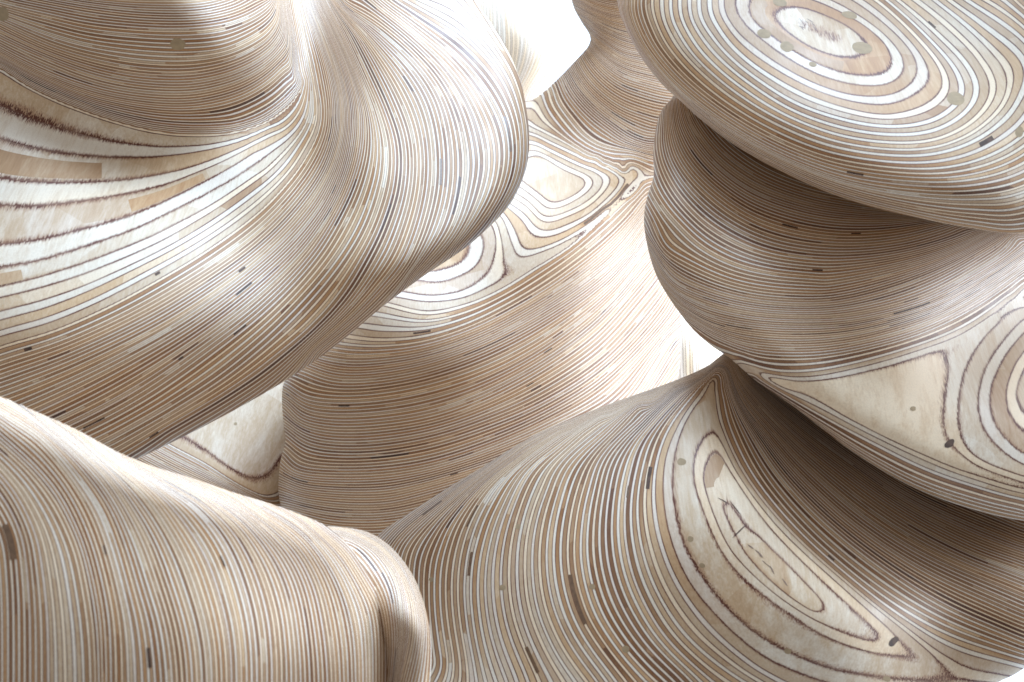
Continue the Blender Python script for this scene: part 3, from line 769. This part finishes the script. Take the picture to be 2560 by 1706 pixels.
D2_out = [(1690, 160), (1685, 235), (1655, 275), (1640, 320), (1633, 380), (1634, 440), (1620, 485), (1611, 530), (1612, 580), (1630, 660), (1660, 725), (1720, 810), (1770, 858), (1826, 897), (1890, 952), (1985, 1018), (2055, 1072), (2126, 1126), (2221, 1186), (2315, 1233), (2433, 1275), (2560, 1303), (2760, 1320), (2900, 1200), (2950, 900), (2900, 500), (2700, 300), (2300, 150), (1950, 100)]
D2_dep = [(1750, 300, .70), (1900, 430, .685), (2200, 500, .67), (2450, 580, .69), (1700, 450, .665), (1850, 600, .635), (2100, 650, .625), (2350, 700, .645), (1720, 650, .64), (1950, 780, .605), (2150, 850, .60), (2400, 850, .635), (2000, 930, .59), (2250, 1000, .585), (2450, 1000, .605), (2250, 1120, .575), (2500, 1200, .585), (2600, 1000, .62), (2800, 800, .72), (2750, 1200, .60), (2560, 750, .685), (2560, 640, .705), (2700, 500, .77), (2100, 250, .70)]
D2_cur = [(-14, 'p', [(1790, 250), (1950, 380), (2200, 470), (2450, 540), (2700, 560)]), (0, 'z3', [(510, 590), (570, 700), (700, 850), (900, 985), (1150, 1080), (1400, 1130), (1650, 1160), (2000, 1170), (2353, 1130)]),
    (14, 'z3', [(440, 570), (470, 700), (560, 850), (700, 990), (900, 1110), (1200, 1200), (1500, 1225), (1800, 1210), (2100, 1180), (2400, 1130)]),
    (26, 'z3', [(385, 555), (395, 700), (450, 870), (580, 1030), (800, 1195), (1050, 1290), (1350, 1330), (1650, 1310), (1950, 1240), (2353, 1160)]),
    (38, 'z3', [(345, 620), (330, 800), (370, 950), (480, 1120), (650, 1270), (900, 1390), (1200, 1440), (1500, 1430), (1800, 1375), (2100, 1280), (2500, 1140)]),
    (50, 'z3', [(262, 1060), (300, 1130), (380, 1245), (520, 1385), (720, 1490), (950, 1545), (1250, 1570)]),
    (62, 'z6', [(120, 60), (200, 180), (330, 280), (550, 365), (800, 408), (1100, 408), (1400, 340), (1700, 225), (1950, 90), (2200, -40)]),
    (78, 'z6', [(125, 150), (220, 320), (400, 435), (650, 500), (950, 520), (1250, 500), (1600, 410), (1900, 250), (2119, 105), (2300, -20)]),
    (90, 'z6', [(180, 310), (300, 450), (500, 560), (750, 610), (1050, 612), (1350, 562), (1700, 445), (2000, 265), (2119, 180), (2350, 30)]),
    (100, 'z6', [(320, 490), (480, 600), (700, 680), (1000, 692), (1300, 645), (1600, 555), (1900, 400), (2119, 250), (2350, 100)]),
    (107, 'z6', [(550, 690), (700, 740), (900, 760), (1150, 732), (1500, 640), (1800, 515), (2050, 350), (2119, 295), (2350, 140)]),
    (109, 'z6', [(620, 730), (780, 785), (1000, 785), (1250, 735), (1500, 665), (1750, 575), (1950, 455), (2119, 322)]),
    (110, 'z6', [(690, 770), (820, 805), (1000, 808), (1250, 760), (1500, 690), (1750, 600), (1900, 510), (2030, 400)]),
    (111, 'z6', [(780, 810), (950, 842), (1150, 830), (1400, 782), (1600, 738), (1668, 745), (1672, 850), (1655, 920), (1660, 1050), (1690, 1160), (1770, 1230), (1900, 1310), (2119, 1385)]),
    (111, 'z6', [(900, 850), (1050, 938), (1200, 1030), (1400, 1135), (1600, 1225), (1800, 1312), (2119, 1395), (2400, 1430)]), (111.3, 'z6', [(1050, 890), (1250, 930), (1450, 950), (1560, 960)]), (111.3, 'z6', [(1350, 860), (1500, 850), (1600, 800)]), (111.3, 'z6', [(1250, 1000), (1450, 1060), (1580, 1120)]),
    (110.6, 'z6', [(1720, 700), (1830, 620), (1950, 520)]), (110.6, 'z6', [(1720, 900), (1710, 1080), (1760, 1180)]),
    (110, 'z6', [(2119, 335), (2010, 460), (1900, 600), (1820, 740), (1775, 900), (1772, 1080), (1830, 1210), (1950, 1285), (2119, 1345)]),
    (109, 'z6', [(2119, 480), (2000, 600), (1900, 750), (1862, 900), (1872, 1050), (1950, 1180), (2119, 1290), (2300, 1330)]), (108, 'z6', [(2119, 565), (2010, 700), (1940, 850), (1930, 980), (1980, 1100), (2119, 1230), (2300, 1270)]), (107, 'z6', [(2119, 640), (2050, 750), (2005, 900), (2030, 1030), (2119, 1130), (2300, 1200)]),
    (106, 'z6', [(2119, 760), (2075, 880), (2090, 960), (2119, 1010)]), (104, 'z6', [(2220, 850), (2230, 950)]), (100, 'z6', [(2400, 850), (2420, 950)]),
    (110, 'z6', [(650, 765), (800, 860), (1000, 950), (1250, 1085), (1600, 1250), (1900, 1360), (2119, 1425), (2400, 1465)]), (109, 'z6', [(720, 830), (1000, 985), (1300, 1140), (1600, 1290), (1900, 1395), (2119, 1455), (2400, 1500)]),
    (107, 'z6', [(700, 835), (850, 925), (1050, 1040), (1300, 1180), (1600, 1325), (1900, 1425), (2119, 1480)]), (96, 'z6', [(690, 832), (900, 980), (1050, 1090), (1200, 1200), (1400, 1330), (1600, 1430), (1850, 1515), (2119, 1575), (2500, 1600)])]
D2 = Lobe(D2_out, D2_dep, D2_cur, R=120, T=0.034, Tb=0.22, c_l=16, seed=7, slopes=[(-25, 106, 6), (106, 117, 18)], tone={111: .04, 110: .10, 109: .42}, dens=(104, 120, 1.15, 1.0))
D2.build(right, 'middle_lobe', limit=115)

F_out = [(1815, 880), (1760, 920), (1660, 962), (1497, 1020), (1330, 1092), (1199, 1172), (1100, 1232), (1000, 1298), (950, 1335), (850, 1450), (850, 1700), (950, 1880), (1400, 1950), (2000, 1960), (2300, 1850), (2440, 1742), (2492, 1708), (2560, 1672), (2700, 1560), (2800, 1300), (2700, 1050), (2400, 900), (2100, 800), (1900, 830)]
F_dep = [(1800, 950, .655), (1600, 1050, .645), (1400, 1150, .645), (1150, 1320, .645), (1100, 1600, .62), (1350, 1500, .60), (1600, 1300, .598), (1750, 1150, .61), (1700, 1500, .575), (1900, 1350, .575), (1900, 1600, .56), (1850, 1200, .60), (2050, 1350, .595), (2200, 1450, .60), (2100, 1200, .655), (2300, 1320, .665), (2450, 1450, .632), (2400, 1600, .61), (2150, 1620, .57), (2600, 1400, .655), (2000, 1050, .68), (1500, 1800, .57), (2000, 1800, .57), (2500, 1200, .69), (2600, 1600, .605)]
F_cur = [(3.6, 'z8', [(1168, 165), (1145, 215)]), (0.2, 'z8', [(1330, 690), (1400, 780), (1480, 870), (1560, 930)]), (0.5, 'z8', [(1230, 560), (1270, 630)]),
    (1, 'z8', [(1192, 475), (1212, 560), (1260, 680), (1350, 800), (1450, 890), (1550, 950), (1620, 962), (1600, 910), (1480, 775), (1310, 610), (1225, 490)]),
    (2, 'z8', [(1188, 345), (1150, 400), (1150, 480), (1200, 625), (1270, 745), (1400, 865), (1550, 970), (1700, 1040), (1805, 1060), (1770, 1000), (1600, 845), (1400, 640), (1265, 450), (1212, 360)]),
    (3, 'z8', [(1170, 258), (1120, 310), (1095, 420), (1130, 560), (1200, 725), (1300, 860), (1450, 985), (1650, 1075), (1850, 1130), (1978, 1142), (1880, 1040), (1700, 880), (1450, 650), (1290, 450), (1200, 275)]),
    (4, 'z8', [(1188, 85), (1100, 190), (1045, 320), (1030, 480), (1060, 660), (1130, 800), (1250, 950), (1400, 1065), (1600, 1155), (1800, 1195), (2070, 1205)]), (4, 'z8', [(1192, 100), (1215, 250), (1305, 440), (1470, 645), (1720, 870), (1920, 1035), (2070, 1170)]),
    (5, 'z8', [(1180, 60), (1070, 205), (1000, 350), (985, 500), (1010, 665), (1080, 835), (1200, 985), (1350, 1115), (1500, 1190), (1700, 1260)]), (6, 'z8', [(1170, 60), (1040, 220), (980, 360), (965, 510), (990, 680), (1060, 850), (1180, 1010), (1330, 1140), (1450, 1210), (1600, 1280)]),
    (9, 'z8', [(1150, 70), (1010, 240), (950, 390), (932, 550), (958, 710), (1020, 865), (1130, 1020), (1280, 1150), (1400, 1225), (1500, 1290)]),
    (15, 'z8', [(1120, 85), (930, 280), (870, 430), (850, 600), (868, 760), (920, 905), (1010, 1050), (1150, 1185), (1300, 1300)]),
    (26, 'z8', [(1050, 100), (780, 330), (705, 490), (675, 660), (680, 800), (722, 950), (800, 1080), (900, 1200), (1000, 1300)]),
    (38, 'z8', [(900, 150), (620, 360), (535, 500), (490, 650), (480, 800), (500, 950), (560, 1100), (640, 1230), (700, 1320)]),
    (50, 'z8', [(750, 200), (470, 390), (350, 545), (290, 700), (270, 850), (280, 1000), (310, 1150), (350, 1300)]),
    (62, 'z8', [(600, 255), (350, 430), (200, 585), (135, 700), (110, 800), (110, 950), (130, 1150)]), (76, 'z8', [(420, 350), (170, 530), (0, 680), (-40, 800), (-50, 1000)]), (90, 'z8', [(300, 405), (150, 495), (0, 592), (-100, 680)]), (82, 'z8', [(700, 200), (500, 287)]), (72, 'z8', [(950, 108), (800, 160)]), (50, 'z8', [(1140, 50), (1050, 75)]), (18, 'z8', [(1190, 30)]),
    (6, 'z8', [(1198, 60), (1212, 130), (1240, 260), (1335, 450), (1500, 650), (1700, 830), (1900, 980), (2100, 1095), (2353, 1165)]),
    (16, 'z8', [(1225, 40), (1245, 120), (1300, 240), (1420, 430), (1580, 605), (1800, 785), (2050, 945), (2353, 1075)]), (32, 'z8', [(1250, 40), (1300, 150), (1400, 270), (1540, 420), (1750, 600), (2000, 755), (2353, 910)]),
    (50, 'z8', [(1280, 50), (1450, 225), (1650, 385), (1900, 560), (2150, 690), (2353, 765)]), (68, 'z8', [(1320, 60), (1500, 190), (1700, 330), (1950, 490), (2353, 660)]), (84, 'z8', [(1500, 120), (1750, 260), (2000, 400), (2353, 540)])]
F = Lobe(F_out, F_dep, F_cur, R=110, T=0.030, Tb=0.25, c_l=16, seed=8, slopes=[(-5, 1, 40), (1, 6, 24), (6, 100, 9)], tone={-1: .5, 0: .75, 1: .5, 2: .3, 3: .62, 4: .3}, dens=(-9, 9, 1.0, 1.2))
F.build(right, 'lower_lobe', limit=122)

T_out = [(2530, -1500), (2930, -1600), (3530, -1500), (3830, -1150), (3730, -800), (3330, -560), (2930, -520), (2630, -620), (2480, -900), (2430, -1250)]
T_dep = [(2930, -1000, .60), (3330, -1000, .62), (2530, -1000, .62), (2930, -700, .62), (2930, -1300, .64)]
T_cur = [(k * 12, 'p', [(1950, -1500 + k * 130), (2750, -1400 + k * 130), (3650, -1500 + k * 130)]) for k in range(8)]
TOP = Lobe(T_out, T_dep, T_cur, R=200, T=0.04, Tb=0.26, seed=11, step=30)
TOP.build(right, 'shading_lobe', limit=0)  # added out of view to keep light off the upper lobe

# ------------------------------------------------------------------ filler plugs, knot holes and let-in pieces
for x, y, rx, ry, a in ((445, 111, 19, 15, .2), (8, 36, 14, 18, 0)): A.disc('filler_plug', x, y, rx, ry, PLUG, a, .08)
for x, y, l, w in ((1103, 430, 66, 8), (1272, 335, 90, 8)): A.slit('dark_veneer', x, y, l, w, STAIN)
for x, y, l, w in ((70, 873, 20, 13), (394, 684, 14, 9), (610, 722, 50, 7), (605, 674, 20, 9), (452, 896, 14, 7), (600, 825, 40, 5), (235, 1058, 60, 6), (385, 1088, 26, 6)): A.slit('knot_hole', x, y, l, w, DARK)
A.inlay('tan_veneer', 90, 405, 330, 3.12, 3.9, 1.25); A.inlay('tan_veneer', 420, 485, 200, 5.15, 5.85, 1.0); A.inlay('tan_veneer', 10, 690, 90, 7.15, 7.85, 1.0)
for x, y, rx, ry in ((1910, 84, 18, 11), (1968, 117, 17, 13), (2156, 120, 25, 15), (2032, 161, 10, 6), (2124, 38, 20, 9), (1950, 6, 18, 10), (2389, 247, 22, 17), (2548, 330, 10, 14)): D1.disc('filler_plug', x, y, rx, ry, PLUG, .2, .06)
D1.slit('knot_hole', 2466, 354, 38, 17, DARK); D1.slit('knot_hole', 2138, 434, 42, 7, DARK); D1.slit('knot_hole', 2330, 62, 24, 7, DARK)
D1.inlay('tan_veneer', 1960, 100, 330, 1.15, 1.88, 1.3)
for x, y, l, w in ((1975, 566, 40, 6), (2044, 676, 26, 6), (2140, 584, 24, 5), (2280, 772, 95, 6)): D2.slit('knot_hole', x, y, l, w, DARK)
D2.disc('knot_hole', 2374, 1110, 16, 8, DARK, -.7, .2)
D2.disc('filler_plug', 2283, 1022, 7, 6, PLUG, 0, .05)
for x, y, rx, ry in ((1704, 1155, 11, 9), (1726, 1348, 8, 7), (1755, 1414, 8, 6), (1970, 1629, 9, 7), (2217, 1698, 10, 7), (1564, 1623, 10, 9), (1481, 1467, 8, 7), (1256, 1469, 8, 7), (1295, 1317, 7, 6), (1078, 1449, 6, 6)): F.disc('filler_plug', x, y, rx, ry, PLUG, .2, .1)
for x, y, l, w in ((1622, 1195, 56, 13), (2078, 1395, 20, 6)): F.slit('knot_hole', x, y, l, w, DARK)
for x, y, l, w in ((1175, 1410, 60, 10), (1330, 1650, 70, 12), (1440, 1500, 130, 14), (1080, 1270, 60, 6), (1180, 1290, 60, 6), (1570, 1230, 30, 8)): F.slit('dark_veneer', x, y, l, w, STAIN)
F.disc('knot_hole', 2234, 1605, 14, 8, DARK, -.8, .2)
F.dash('crack', 1850, 1327, 52, 3.5, -.78, DARK); F.dash('crack', 1808, 1252, 30, 3, .5, DARK); F.dash('crack', 1838, 1270, 44, 3, .9, DARK)
rr = random.Random(5)
for k in range(7):
    u = rr.random(); F.dash('stain_streak', 1875 + 85 * u + rr.uniform(-5, 5), 1360 + 100 * u + rr.uniform(-5, 5), rr.uniform(10, 24), rr.uniform(2, 4), .86 + rr.uniform(-.3, .3), STREAK)
for k in range(7):
    D1.dash('stain_streak', 2022 + rr.uniform(-18, 18), 62 + rr.uniform(-10, 10), rr.uniform(10, 26), rr.uniform(1.5, 3), .7 + rr.uniform(-.4, .4), STREAK)
F.inlay('tan_veneer', 1775, 1175, 90, 1.15, 1.9, 1.5)
for x, y, l, w in ((1055, 831, 44, 6), (860, 1015, 28, 6), (1325, 962, 20, 4), (1370, 877, 24, 4), (1135, 1185, 20, 4)): C.slit('knot_hole', x, y, l, w, DARK)
C.slit('dark_veneer', 1520, 515, 150, 9, STAIN)
for x, y, l, w in ((373, 1645, 50, 12), (262, 1375, 24, 6), (557, 1403, 28, 6)): E.slit('knot_hole', x, y, l, w, DARK)
E.slit('dark_veneer', 26, 1355, 90, 24, STAIN)
B.disc('filler_plug', 589, 1060, 4, 4, PLUG, 0, .1)

# ------------------------------------------------------------------ blown-out pieces beyond
back1 = empty('plywood_sculpture')
tag(back1, 'laminated lobe whitened to look overexposed, standing behind the column with the broad shelf and waisted neck', 'sculpture')
G_out = [(1000, -260), (1250, -300), (1345, -120), (1356, 0), (1388, 50), (1402, 110), (1398, 160), (1370, 215), (1310, 290), (1180, 400), (950, 380), (850, 100)]
G_dep = [(1100, 0, 1.45), (1250, 50, 1.42), (1300, 200, 1.40), (1150, 250, 1.40), (1200, -150, 1.5), (1000, 150, 1.42)]
G_cur = [(0, 'z2', [(1200, -200), (1210, 60), (1180, 300)]), (9, 'z2', [(1270, -200), (1290, 60), (1280, 300), (1240, 500)]), (20, 'z2', [(1380, -200), (1420, 60), (1440, 250), (1420, 420), (1350, 600)]), (32, 'z2', [(1480, -200), (1560, 60), (1590, 230), (1550, 400), (1450, 600)]), (44, 'z2', [(1560, -200), (1660, 60), (1700, 230), (1680, 400), (1560, 570)])]
G = Lobe(G_out, G_dep, G_cur, R=110, T=0.06, Tb=0.2, seed=9, step=10, tone={k: .0 if k % 2 else .12 for k in range(-60, 90)})  # every ply near white: overexposure put into the tones
G.build(back1, 'overexposed_lobe', limit=60)
back2 = empty('plywood_sculpture')
tag(back2, 'laminated lobe whitened to look blown out, glimpsed low beyond the ringed-shelf column', 'sculpture')
H_out = [(1500, 650), (1650, 640), (1740, 760), (1790, 850), (1830, 950), (1800, 1080), (1600, 1150), (1450, 1000)]
H_dep = [(1600, 800, 1.55), (1700, 850, 1.52), (1760, 920, 1.52), (1600, 1000, 1.5)]
H_cur = [(0, 'p', [(1660, 700), (1700, 800), (1710, 950)]), (5, 'p', [(1690, 720), (1740, 830), (1750, 950)]), (14, 'p', [(1720, 740), (1780, 850), (1800, 960)]), (-12, 'p', [(1580, 700), (1610, 900)])]
H = Lobe(H_out, H_dep, H_cur, R=90, T=0.05, Tb=0.2, seed=10, step=10, tone={k: .0 if k % 2 else .10 for k in range(-60, 90)})  # brown tones dropped so the colour imitates blown-out light
H.build(back2, 'overexposed_lobe', limit=40)

# ------------------------------------------------------------------ what carries the columns, down to the floor
for thing_, x, y, d, r in ((left, 250, 1950, .60, .09), (centre, 1050, 1330, 1.06, .09), (right, 1700, 1850, .72, .10), (back1, 1130, 330, 1.56, .10), (back2, 1640, 1060, 1.62, .08)):
    p = pix_to_world(np.array([[x, y]], float), np.array([d]))[0]
    stand(thing_, p, r, p[2])
